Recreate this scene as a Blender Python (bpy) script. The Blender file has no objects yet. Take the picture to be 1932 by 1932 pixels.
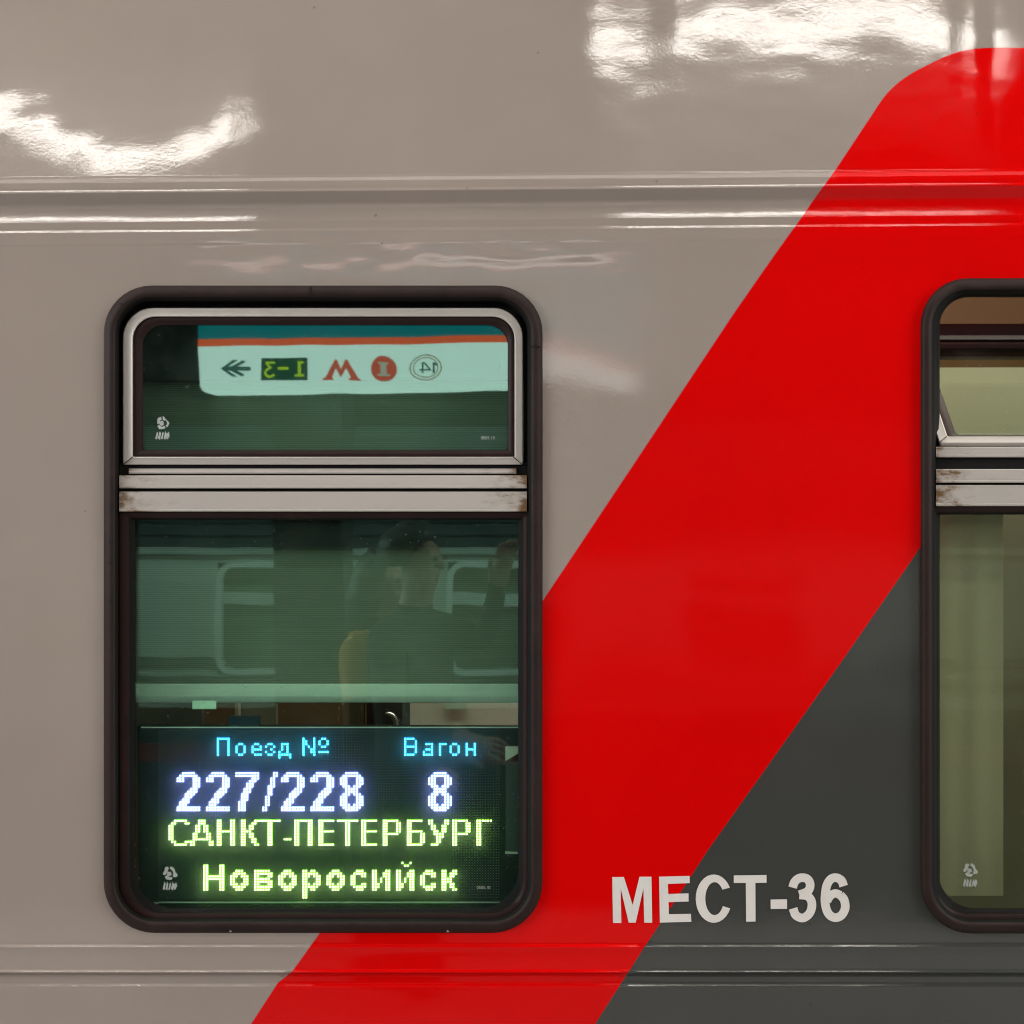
import bpy, math, random, bisect
from mathutils import Vector, Matrix, noise
from mathutils.geometry import delaunay_2d_cdt, tessellate_polygon

random.seed(7)
S = bpy.context.scene
COL = S.collection

# ------------------------------------------------------------------ camera
# Side of the train is the plane y = 0 (outside is -y), platform is z = 0.
DIST, ZC, HALF = 1.78, 1.90, math.radians(26.0)
YAW, PITCH = math.radians(0.9), math.radians(1.58)
F = 966.0 / math.tan(HALF)
ROT = Matrix.Rotation(YAW, 3, 'Z') @ Matrix.Rotation(math.pi / 2 - PITCH, 3, 'X')
FWD = ROT @ Vector((0, 0, -1))
CAM = Vector((0, 0, ZC)) - FWD * (DIST / FWD.y)
cam_data = bpy.data.cameras.new('camera')
cam_data.angle = 2 * HALF
cam_data.clip_start = 0.05
cam_data.clip_end = 200
cam = bpy.data.objects.new('camera', cam_data)
COL.objects.link(cam)
cam.location = CAM
cam.rotation_euler = ROT.to_euler()
S.camera = cam

# ------------------------------------------------------------------ world, lamps, exposure
world = bpy.data.worlds.new('World')
S.world = world
world.use_nodes = True
bg = world.node_tree.nodes['Background']
bg.inputs['Color'].default_value = (0.72, 0.69, 0.66, 1)      # dim station hall
bg.inputs['Strength'].default_value = 0.035
S.view_settings.view_transform = 'Standard'
S.view_settings.look = 'None'
S.view_settings.exposure = 0.0
S.view_settings.gamma = 1.0
S.cycles.use_denoising = True
S.cycles.denoising_prefilter = 'ACCURATE'
S.cycles.pixel_filter_type = 'BLACKMAN_HARRIS'
S.cycles.filter_width = 1.1
S.cycles.max_bounces = 10
S.cycles.transparent_max_bounces = 16
S.cycles.sample_clamp_indirect = 4.0
TUBE_POWER = 33.0
LED_POWER = 1.0

def area(name, loc, target, sx, sy, power, color):
    l = bpy.data.lights.new(name, 'AREA')
    l.shape = 'RECTANGLE'; l.size = sx; l.size_y = sy; l.energy = power; l.color = color
    o = bpy.data.objects.new(name, l); COL.objects.link(o)
    o.location = loc
    d = (Vector(target) - Vector(loc)).normalized()
    x = d.cross(Vector((0, 0, 1)))
    x = Vector((1, 0, 0)) if x.length < 0.2 else x.normalized()
    y = (-d).cross(x).normalized(); x = y.cross(-d)
    o.rotation_euler = Matrix((x, y, -d)).transposed().to_euler()
    return o
area('hall_fill', (0.3, -1.15, 6.6), (0.3, -1.1, 0.0), 12.0, 2.4, 225, (1.0, 0.97, 0.94))      # ceiling above the platform edge
area('hall_fill', (0.0, -3.0, 4.4), (0.0, -9.0, 3.6), 9.0, 0.5, 480, (1.0, 0.98, 0.95))        # added fill over the next track, brightens the opposite train only
area('hall_fill', (7.5, -3.6, 3.6), (0.0, 0.0, 1.6), 3.0, 2.2, 345, (1.0, 0.98, 0.96))         # added side fill for body and blind, standing for lamps down the platform
area('hall_fill', (-7.5, -3.6, 3.6), (0.0, 0.0, 1.6), 3.0, 2.2, 430, (0.97, 0.98, 1.0))  # added side fill from the opposite end
area('compartment_lamp', (0.5, 0.33, 2.95), (0.5, 0.36, 1.2), 2.6, 0.25, 42, (1.0, 0.90, 0.74))

# ------------------------------------------------------------------ helpers
def at(px, py, y=0.0):
    """Point at depth y on the line of sight of photo pixel (1932 px wide)."""
    d = ROT @ Vector(((px - 966.0) / F, (966.0 - py) / F, -1.0))
    t = (y - CAM.y) / d.y
    return CAM + d * t

class MB:
    def __init__(self):
        self.v = []; self.f = []; self.m = []
    def add(self, vs, fs, mi=0):
        o = len(self.v)
        self.v += [tuple(p) for p in vs]
        for f in fs:
            self.f.append([i + o for i in f]); self.m.append(mi)
        return self
    def quad(self, a, b, c, d, mi=0):
        return self.add([a, b, c, d], [(0, 1, 2, 3)], mi)
    def box(self, x0, x1, y0, y1, z0, z1, mi=0):
        vs = [(x, y, z) for x in (x0, x1) for y in (y0, y1) for z in (z0, z1)]
        return self.add(vs, [(0, 1, 3, 2), (4, 6, 7, 5), (0, 4, 5, 1), (2, 3, 7, 6), (0, 2, 6, 4), (1, 5, 7, 3)], mi)
    def pxbox(self, u0, v0, u1, v1, y0, y1, mi=0):
        """Box whose front face covers the photo rectangle at depth y0."""
        a, b = at(u0, v1, y0), at(u1, v0, y0)
        return self.box(a.x, b.x, y0, y1, a.z, b.z, mi)
    def loft(self, loops, closed=True, cap0=False, cap1=False, mi=0):
        o = len(self.v); n = len(loops[0])
        for l in loops:
            self.v += [tuple(p) for p in l]
        for i in range(len(loops) - 1):
            for k in range(n if closed else n - 1):
                a = o + i * n + k; b = o + i * n + (k + 1) % n
                self.f.append([a, b, b + n, a + n]); self.m.append(mi)
        if cap0: self.f.append([o + k for k in range(n)][::-1]); self.m.append(mi)
        if cap1: self.f.append([o + (len(loops) - 1) * n + k for k in range(n)]); self.m.append(mi)
        return self
    def poly(self, pts, mi=0):
        """Flat outline (3D points), tessellated."""
        tris = tessellate_polygon([[Vector(p) for p in pts]])
        return self.add(pts, tris, mi)
    def tube(self, pts, r, n=10, mi=0):
        loops = []
        for i, p in enumerate(pts):
            p = Vector(p)
            t = (Vector(pts[min(i + 1, len(pts) - 1)]) - Vector(pts[max(i - 1, 0)])).normalized()
            a = t.orthogonal().normalized() if i == 0 else (a - t * a.dot(t)).normalized()
            b = t.cross(a)
            rr = r[i] if isinstance(r, (list, tuple)) else r
            loops.append([p + (a * math.cos(2 * math.pi * k / n) + b * math.sin(2 * math.pi * k / n)) * rr for k in range(n)])
        return self.loft(loops, True, True, True, mi)
    def build(self, name, mats, parent=None, smooth=40):
        me = bpy.data.meshes.new(name)
        me.from_pydata(self.v, [], self.f)
        for m in (mats if isinstance(mats, (list, tuple)) else [mats]):
            me.materials.append(m)
        me.polygons.foreach_set('material_index', self.m)
        if smooth:
            me.polygons.foreach_set('use_smooth', [True] * len(self.f))
            me.set_sharp_from_angle(angle=math.radians(smooth))
        me.update()
        o = bpy.data.objects.new(name, me); COL.objects.link(o)
        if parent is not None:
            o.parent = parent
            o.matrix_parent_inverse = world_of(parent).inverted()
        return o

def world_of(o):
    m = o.matrix_basis.copy()
    if o.parent is not None:
        m = world_of(o.parent) @ o.matrix_parent_inverse @ m
    return m

def thing(name, label, cat, loc=(0, 0, 0), group=None):
    o = bpy.data.objects.new(name, None); COL.objects.link(o)
    o.location = loc
    return tag(o, label, cat, group)

def tag(o, label, cat, group=None):
    o['label'] = label; o['category'] = cat
    if group: o['group'] = group
    return o

def rrect(u0, v0, u1, v1, rt, rb, n=10):
    """Rounded rectangle in photo pixels, clockwise from the top left."""
    pts = []
    for cx, cy, r, a0 in ((u0 + rt, v0 + rt, rt, 180), (u1 - rt, v0 + rt, rt, 270), (u1 - rb, v1 - rb, rb, 0), (u0 + rb, v1 - rb, rb, 90)):
        for k in range(n + 1):
            a = math.radians(a0 + 90 * k / n)
            pts.append((cx + r * math.cos(a), cy + r * math.sin(a)))
    return pts

def lift(pts, y):
    return [at(u, v, y) for u, v in pts]

def catmull(pts, per=6):
    out = []
    P = [pts[0]] + list(pts) + [pts[-1]]
    for i in range(1, len(P) - 2):
        p0, p1, p2, p3 = P[i - 1], P[i], P[i + 1], P[i + 2]
        for k in range(per):
            t = k / per
            out.append(tuple(0.5 * (2 * b + (c - a) * t + (2 * a - 5 * b + 4 * c - d) * t * t + (3 * b - a - 3 * c + d) * t ** 3)
                             for a, b, c, d in zip(p0, p1, p2, p3)))
    out.append(tuple(pts[-1]))
    return out

def ribbon(pts, w, per=6):
    """Two edges of a stroke of half width w along a smooth line, in pixels."""
    c = catmull(pts, per); L = []; R = []
    for i, p in enumerate(c):
        q, r = c[max(i - 1, 0)], c[min(i + 1, len(c) - 1)]
        dx, dy = r[0] - q[0], r[1] - q[1]
        n = math.hypot(dx, dy) or 1
        L.append((p[0] + dy / n * w, p[1] - dx / n * w)); R.append((p[0] - dy / n * w, p[1] + dx / n * w))
    return L, R

def lerp_table(tab, x):
    if x <= tab[0][0]: return tab[0][1]
    for (a, b), (c, d) in zip(tab, tab[1:]):
        if x <= c:
            t = (x - a) / (c - a)
            return b + (d - b) * t
    return tab[-1][1]

def smooth_table(tab, x):
    """Smooth (cosine eased) interpolation."""
    if x <= tab[0][0]: return tab[0][1]
    for (a, b), (c, d) in zip(tab, tab[1:]):
        if x <= c:
            t = (x - a) / (c - a); t = t * t * (3 - 2 * t)
            return b + (d - b) * t
    return tab[-1][1]

# ------------------------------------------------------------------ materials
def mat(name, color=(0.5, 0.5, 0.5), rough=0.5, metal=0.0, spec=0.5):
    m = bpy.data.materials.new(name); m.use_nodes = True
    b = m.node_tree.nodes['Principled BSDF']
    b.inputs['Base Color'].default_value = (*color, 1)
    b.inputs['Roughness'].default_value = rough
    b.inputs['Metallic'].default_value = metal
    b.inputs['Specular IOR Level'].default_value = spec
    return m

def N(m, t, **kw):
    n = m.node_tree.nodes.new(t)
    for k, v in kw.items():
        if k in n.inputs: n.inputs[k].default_value = v
        else: setattr(n, k, v)
    return n

def link(m, a, b): m.node_tree.links.new(a, b)

def ramp(m, fac, stops):
    r = m.node_tree.nodes.new('ShaderNodeValToRGB')
    e = r.color_ramp.elements
    while len(e) < len(stops): e.new(0.5)
    for x, (p, c) in zip(e, stops):
        x.position = p; x.color = (*c, 1) if len(c) == 3 else c
    link(m, fac, r.inputs['Fac'])
    return r

def coords(m):
    return N(m, 'ShaderNodeTexCoord').outputs['Object']

def noise_tex(m, vec, scale, detail=3, rough=0.5):
    n = N(m, 'ShaderNodeTexNoise', Scale=scale, Detail=detail, Roughness=rough)
    link(m, vec, n.inputs['Vector'])
    return n

def stretched(m, vec, s):
    mp = N(m, 'ShaderNodeMapping', Scale=s); link(m, vec, mp.inputs['Vector'])
    return mp.outputs['Vector']

def paint(name, color, rough=0.09, spec=0.5, peel=1.0, var=0.06):
    """Glossy carriage enamel: faint tone drift, specks of grime, orange peel."""
    m = mat(name, color, rough, 0, spec)
    b = m.node_tree.nodes['Principled BSDF']
    co = coords(m)
    n1 = noise_tex(m, co, 2.3, 4, 0.55)
    lo = tuple(c * (1 - var) for c in color); hi = tuple(min(1, c * (1 + var)) for c in color)
    r1 = ramp(m, n1.outputs['Fac'], [(0.3, lo), (0.7, hi)])
    vo = N(m, 'ShaderNodeTexVoronoi', Scale=26.0); link(m, co, vo.inputs['Vector'])
    n2 = noise_tex(m, co, 11, 2)
    thr = N(m, 'ShaderNodeMath', operation='MULTIPLY_ADD'); link(m, n2.outputs['Fac'], thr.inputs[0])
    thr.inputs[1].default_value = 0.22; thr.inputs[2].default_value = -0.075
    lt = N(m, 'ShaderNodeMath', operation='LESS_THAN')
    link(m, vo.outputs['Distance'], lt.inputs[0]); link(m, thr.outputs[0], lt.inputs[1])
    sep = N(m, 'ShaderNodeSeparateColor'); link(m, vo.outputs['Color'], sep.inputs[0])
    pick = N(m, 'ShaderNodeMath', operation='LESS_THAN'); link(m, sep.outputs[0], pick.inputs[0]); pick.inputs[1].default_value = 0.34
    both = N(m, 'ShaderNodeMath', operation='MULTIPLY'); link(m, lt.outputs[0], both.inputs[0]); link(m, pick.outputs[0], both.inputs[1])
    half = N(m, 'ShaderNodeMath', operation='MULTIPLY'); link(m, both.outputs[0], half.inputs[0]); half.inputs[1].default_value = 0.45
    mx = N(m, 'ShaderNodeMix', data_type='RGBA')
    link(m, half.outputs[0], mx.inputs[0]); link(m, r1.outputs['Color'], mx.inputs[6])
    mx.inputs[7].default_value = (color[0] * 0.35, color[1] * 0.32, color[2] * 0.3, 1)
    link(m, mx.outputs[2], b.inputs['Base Color'])
    fine = noise_tex(m, co, 215, 3, 0.6)
    mid = noise_tex(m, stretched(m, co, (1, 1, 1.6)), 70, 2, 0.5)
    add = N(m, 'ShaderNodeMath', operation='MULTIPLY_ADD')
    link(m, mid.outputs['Fac'], add.inputs[0]); add.inputs[1].default_value = 0.7; link(m, fine.outputs['Fac'], add.inputs[2])
    bp = N(m, 'ShaderNodeBump', Strength=1.0, Distance=0.00017 * peel)
    link(m, add.outputs[0], bp.inputs['Height']); link(m, bp.outputs['Normal'], b.inputs['Normal'])
    rr = ramp(m, noise_tex(m, co, 6, 5, 0.7).outputs['Fac'], [(0.3, (rough * 0.8,) * 3), (0.75, (rough * 1.7,) * 3)])
    link(m, rr.outputs['Color'], b.inputs['Roughness'])
    return m

def worn_metal(name, color, stain, ends=None, thr=0.64):
    """Painted alloy trim with brown weathering that creeps in from the ends."""
    m = mat(name, color, 0.38, 0.25, 0.5)
    b = m.node_tree.nodes['Principled BSDF']
    co = coords(m)
    n = noise_tex(m, stretched(m, co, (0.6, 1, 1.4)), 42, 5, 0.65)
    amount = n.outputs['Fac']
    if ends:
        sp = N(m, 'ShaderNodeSeparateXYZ'); link(m, co, sp.inputs[0])
        a = N(m, 'ShaderNodeMath', operation='SUBTRACT'); link(m, sp.outputs['X'], a.inputs[0]); a.inputs[1].default_value = (ends[0] + ends[1]) / 2
        ab = N(m, 'ShaderNodeMath', operation='ABSOLUTE'); link(m, a.outputs[0], ab.inputs[0])
        mr = N(m, 'ShaderNodeMapRange'); link(m, ab.outputs[0], mr.inputs['Value'])
        hw = (ends[1] - ends[0]) / 2
        mr.inputs['From Min'].default_value = hw - 0.10; mr.inputs['From Max'].default_value = hw
        mr.inputs['To Min'].default_value = 0.0; mr.inputs['To Max'].default_value = 0.34
        s = N(m, 'ShaderNodeMath', operation='ADD'); link(m, n.outputs['Fac'], s.inputs[0]); link(m, mr.outputs[0], s.inputs[1])
        amount = s.outputs[0]
    r = ramp(m, amount, [(thr, color), (thr + 0.11, tuple(c * 0.8 + s_ * 0.2 for c, s_ in zip(color, stain))), (0.88, stain)])
    link(m, r.outputs['Color'], b.inputs['Base Color'])
    return m

def rubber(name, color, rough=0.42):
    m = mat(name, color, rough, 0, 0.20)
    b = m.node_tree.nodes['Principled BSDF']; co = coords(m)
    n = noise_tex(m, co, 14, 5, 0.65)
    r = ramp(m, n.outputs['Fac'], [(0.3, tuple(c * 0.7 for c in color)), (0.62, color), (0.85, tuple(min(1, c * 1.7 + 0.006) for c in color))])
    link(m, r.outputs['Color'], b.inputs['Base Color'])
    bp = N(m, 'ShaderNodeBump', Strength=0.5, Distance=0.0006); link(m, noise_tex(m, co, 120, 4).outputs['Fac'], bp.inputs['Height'])
    link(m, bp.outputs['Normal'], b.inputs['Normal'])
    return m

def glass(name, tint, refl, ior, dirt=0.5):
    """Tinted coated window glass with a little dust."""
    m = bpy.data.materials.new(name); m.use_nodes = True
    nt = m.node_tree; nt.nodes.clear()
    out = N(m, 'ShaderNodeOutputMaterial')
    tr = N(m, 'ShaderNodeBsdfTransparent'); tr.inputs['Color'].default_value = (*tint, 1)
    gl = N(m, 'ShaderNodeBsdfGlossy'); gl.inputs['Color'].default_value = (*refl, 1); gl.inputs['Roughness'].default_value = 0.02
    fr = N(m, 'ShaderNodeFresnel')
    ge = N(m, 'ShaderNodeNewGeometry')                         # same reflectance from both faces of the pane
    io = N(m, 'ShaderNodeMath', operation='MULTIPLY_ADD'); link(m, ge.outputs['Backfacing'], io.inputs[0]); io.inputs[1].default_value = 1 / ior - ior; io.inputs[2].default_value = ior
    link(m, io.outputs[0], fr.inputs['IOR'])
    mx = N(m, 'ShaderNodeMixShader'); link(m, fr.outputs[0], mx.inputs[0]); link(m, tr.outputs[0], mx.inputs[1]); link(m, gl.outputs[0], mx.inputs[2])
    co = coords(m)
    bp = N(m, 'ShaderNodeBump', Strength=1.0, Distance=0.0004); link(m, noise_tex(m, stretched(m, co, (1, 1, 0.5)), 5, 2).outputs['Fac'], bp.inputs['Height'])
    link(m, bp.outputs['Normal'], gl.inputs['Normal'])
    df = N(m, 'ShaderNodeBsdfDiffuse'); df.inputs['Color'].default_value = (0.55, 0.6, 0.56, 1)
    vo = N(m, 'ShaderNodeTexVoronoi', Scale=95.0); link(m, co, vo.inputs['Vector'])
    lt = ramp(m, vo.outputs['Distance'], [(0.06, (1, 1, 1)), (0.12, (0, 0, 0))])
    sep = N(m, 'ShaderNodeSeparateColor'); link(m, vo.outputs['Color'], sep.inputs[0])
    pk = N(m, 'ShaderNodeMath', operation='LESS_THAN'); link(m, sep.outputs[1], pk.inputs[0]); pk.inputs[1].default_value = 0.25
    mu = N(m, 'ShaderNodeMath', operation='MULTIPLY'); link(m, lt.outputs['Color'], mu.inputs[0]); link(m, pk.outputs[0], mu.inputs[1])
    film = ramp(m, noise_tex(m, co, 9, 5, 0.7).outputs['Fac'], [(0.45, (0.0,) * 3), (0.8, (0.016,) * 3)])
    ad = N(m, 'ShaderNodeMath', operation='MULTIPLY_ADD'); link(m, mu.outputs[0], ad.inputs[0]); ad.inputs[1].default_value = 0.75 * dirt; link(m, film.outputs['Color'], ad.inputs[2])
    m2 = N(m, 'ShaderNodeMixShader'); link(m, ad.outputs[0], m2.inputs[0]); link(m, mx.outputs[0], m2.inputs[1]); link(m, df.outputs[0], m2.inputs[2])
    link(m, m2.outputs[0], out.inputs['Surface'])
    return m

def emit(name, color, strength):
    m = mat(name, (0.02, 0.02, 0.02), 0.5)
    b = m.node_tree.nodes['Principled BSDF']
    b.inputs['Emission Color'].default_value = (*color, 1); b.inputs['Emission Strength'].default_value = strength
    return m

BEIGE = paint('beige_enamel', (0.304, 0.252, 0.217), 0.035, 0.5, 0.5, 0.05)
RED = paint('red_enamel', (0.65, 0.0015, 0.0015), 0.045, 0.17, 0.35, 0.03)
GREY = paint('dark_grey_enamel', (0.050, 0.051, 0.046), 0.045, 0.55, 0.32, 0.10)
WHITE_FILM = paint('white_lettering_film', (0.70, 0.665, 0.62), 0.3, 0.3, 0.6, 0.05)
GASKET = rubber('brown_black_rubber', (0.024, 0.0128, 0.0105), 0.6)
BROWN_SEAL = rubber('dark_red_brown_seal', (0.019, 0.0075, 0.0065), 0.55)
BLACK_SEAL = rubber('black_seal', (0.006, 0.0055, 0.005), 0.75)
REARGLASS = glass('green_tinted_lower_glass', (0.82, 0.94, 0.86), (0.58, 0.95, 0.86), 1.85)
GLASS = glass('green_tinted_glass', (0.80, 0.93, 0.85), (0.62, 0.95, 0.88), 1.85)
CLEAR = glass('pale_tinted_glass', (0.88, 0.92, 0.82), (0.72, 0.95, 0.80), 1.36)
MARK = mat('worn_white_marking', (0.34, 0.37, 0.34), 0.7)
DARK = mat('dark_interior_lining', (0.012, 0.011, 0.010), 0.8)

# ------------------------------------------------------------------ the side of the carriage
LAMP_Y, LAMP_Z = -1.80, 3.95                                   # row of tube lights over the platform edge
def shear(u): return 16.0 * u / 1932.0 / 1500.0
def v_of(u, w): a = shear(u); return w * (1 + a) - 1838.0 * a
def w_of(u, v): a = shear(u); return (v + 1838.0 * a) / (1 + a)

# Slope of the pressed ribs (rise inwards per rise upwards) by photo row; narrow flats lean back just enough to catch the tubes.
def aim(w):
    z = at(966, w).z
    return math.tan((math.atan2(LAMP_Z - z, -LAMP_Y) + math.atan2(CAM.z - z, -CAM.y)) / 2)
NA, NB, ND, NL, NM, NN = aim(337), aim(361.5), aim(437.5), aim(1785), aim(1832.5), aim(1858)
SLOPE = [(-3000, 0), (333.5, 0), (335, NA - .03), (339.5, NA + .03), (340.2, 1.1), (344.8, 1.1), (346, .10), (359, .04), (360, NB - .03), (363.2, NB + .03), (364.2, .4), (365.2, -.3), (367, -.85),
         (388, -.95), (391, -.15), (399, 0), (401, .12), (404, .18), (420, .26), (422, .02), (434, .0), (435.5, ND - .025), (439.5, ND + .03), (441, .0), (461, .0), (464, -.12), (467, .0), (470, -.03), (505, -.035), (535, 0),
         (1779, 0), (1781.6, .2), (1782.4, NL - .013), (1787.0, NL + .013), (1787.4, -.2), (1790, -.16), (1806, -.02), (1828, 0), (1830.6, NM - .02), (1834.2, NM + .02), (1835, -1.4), (1838.6, -1.4), (1839.2, NM - .04), (1841.4, NM + .04), (1843, 0),
         (1854, .05), (1855.8, NN - .013), (1861.0, NN + .013), (1861.6, 0), (1868, -.05), (1930, -.06), (2000, 0), (5000, 0)]
PX = 0.0009
PTAB = []
_w, _h = 300.0, 0.0
while _w < 2100:
    PTAB.append(_h)
    _s = lerp_table(SLOPE, _w + 0.125)
    _h -= _s * 0.25 * PX / (1 - _s * (at(966, _w).z - CAM.z) / DIST); _w += 0.25
_p0 = PTAB[int((620 - 300) / 0.25)]
PTAB = [p - _p0 for p in PTAB]
def prof(w):
    q = (w - 300.0) / 0.25
    if q <= 0: return PTAB[0]
    i = int(q)
    if i >= len(PTAB) - 1: return PTAB[-1]
    return PTAB[i] + (PTAB[i + 1] - PTAB[i]) * (q - i)

# where the sheet above the rail turns the tube lights towards the viewer
CREST = [(-700, 200), (-60, 215), (0, 235), (60, 258), (130, 300), (205, 322), (300, 315), (370, 283), (432, 244), (500, 236), (700, 170), (950, 70),
         (1110, 66), (1210, 80), (1290, 56), (1390, 30), (1490, 42), (1590, 36), (1690, 22), (1770, 34), (1830, 60), (1880, 88), (1960, 100), (2200, 100), (4000, 100)]
SOFT = [(-700, 0.60), (0, 0.55), (330, 0.62), (460, 0.6), (900, 0.5), (1050, 0.42), (1210, 0.32), (1350, 0.40), (1480, 0.40), (1680, 0.42), (1850, 0.38), (2100, 0.45), (4000, 0.5)]
def need(z):
    e1 = math.atan2(LAMP_Z - z, -LAMP_Y); e2 = math.atan2(CAM.z - z, -CAM.y)
    return math.tan((e1 + e2) / 2)
Z337 = at(966, 337).z
BTAB = []
_z, _b = Z337, 0.0
while _z < Z337 + 0.60:
    BTAB.append(_b)
    _zz = min(_z, Z337 + 0.36)
    _b += need(_zz) * 0.002; _z += 0.002
def base_lean(z):
    q = (z - Z337) / 0.002
    if q <= 0: return 0.0
    i = min(int(q), len(BTAB) - 2)
    return BTAB[i] + (BTAB[i + 1] - BTAB[i]) * min(q - i, 300)

def gauss(x, c, s): return math.exp(-((x - c) / s) ** 2)

def depth(u, w):
    v = v_of(u, w)
    h = prof(w)
    if w < 338:
        z = at(u, v).z
        zr = at(u, v_of(u, 337)).z
        k = smooth_table(SOFT, u); zf = at(u, smooth_table(CREST, u)).z
        top = Z337 + 0.40
        zz = min(z, top)
        h += base_lean(zz - zr + Z337) + 0.5 * k * ((zz - zf) ** 2 - (zr - zf) ** 2)
        if z > top: h += (z - top) * 0.14 + 1.1 * (z - top) ** 2
    # dents and waves of the old sheet metal
    h += 0.0007 * noise.noise(Vector((u / 230, v / 170, 3.1))) + 0.00016 * noise.noise(Vector((u / 60, v / 55, 8.3)))
    if w < 330: h += (0.00034 * noise.noise(Vector((u / 75, v / 40, 4.4))) + 0.00009 * noise.noise(Vector((u / 36, v / 24, 6.1)))) * min(1, (330 - w) / 30)
    if 440 < w < 720:
        wave = 0.35 + 0.65 * noise.noise(Vector((u / 85, w / 24, 1.7)))
        h += -0.0026 * wave * gauss(w, 468, 42) * (1 / (1 + math.exp(-(u - 360) / 30))) * (1 / (1 + math.exp((u - 1160) / 30)))
    p = at(u, v); c = at(1085, 690)
    g = gauss(u, 1120, 130) * gauss(v, 690, 110)
    if g > 1e-4: h += g * ((p.x - c.x) * (p.z - c.z) * 0.26 + 0.20 * (p.z - c.z) ** 2)
    return h

def skin(u, w, off=0.0):
    v = v_of(u, w)
    return at(u, v, depth(u, w) + off)

def skin_normal(u, w):
    e = 0.35
    a = skin(u + 2, w) - skin(u - 2, w); b = skin(u, w - e) - skin(u, w + e)
    n = a.cross(b).normalized()
    return n if n.y < 0 else -n

RED_LEFT = [(3400, 90), (1870, 90), (1832, 93), (1795.5, 102), (1744, 125.7), (1710, 145), (1683, 166.5), (1663, 190), (1639, 226), (1578, 317.8), (1560, 343), (1535, 377),
            (1514, 408), (1477, 459), (1441, 510), (1384.7, 591), (1196.5, 874.6), (1025, 1132), (604, 1759.5), (552, 1832), (545, 1838), (524.5, 1854), (473.6, 1932), (-180, 2950)]
RED_LEFT = RED_LEFT[:1] + catmull(RED_LEFT[1:15], 5) + RED_LEFT[15:]
GREY_LEFT = [(2387, 90), (1735, 1035), (1590, 1245), (1336, 1603.5), (1246.6, 1741), (1214.3, 1789), (1122.7, 1932), (450, 2950)]
U0, U1, V0, V1 = -1400, 3400, -900, 2950
red_poly = RED_LEFT + [(450, 2950)] + GREY_LEFT[::-1][1:]
grey_poly = GREY_LEFT + [(3400, 2950), (3400, 90)]

WIN = (196, 539, 1023.5, 1760)
WIN2 = (1737, 525, 2576, 1761)
holes = [rrect(WIN[0] + 5, WIN[1] + 5, WIN[2] - 5, WIN[3] - 5, 88, 92, 12), rrect(WIN2[0] + 5, WIN2[1] + 5, WIN2[2] - 5, WIN2[3] - 5, 88, 92, 12)]

def inside(p, poly):
    x, y = p; c = False
    for i in range(len(poly)):
        x1, y1 = poly[i]; x2, y2 = poly[i - 1]
        if (y1 > y) != (y2 > y) and x < (x2 - x1) * (y - y1) / (y2 - y1) + x1: c = not c
    return c

def resample(pts, closed, step=9.0):
    out = []
    n = len(pts)
    for i in range(n if closed else n - 1):
        a, b = pts[i], pts[(i + 1) % n]
        L = math.hypot(b[0] - a[0], b[1] - a[1])
        st = step if (-60 < a[0] < 2000 or -60 < b[0] < 2000) else 40
        k = max(1, int(L / st))
        for j in range(k): out.append((a[0] + (b[0] - a[0]) * j / k, a[1] + (b[1] - a[1]) * j / k))
    if not closed: out.append(pts[-1])
    return out

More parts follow.
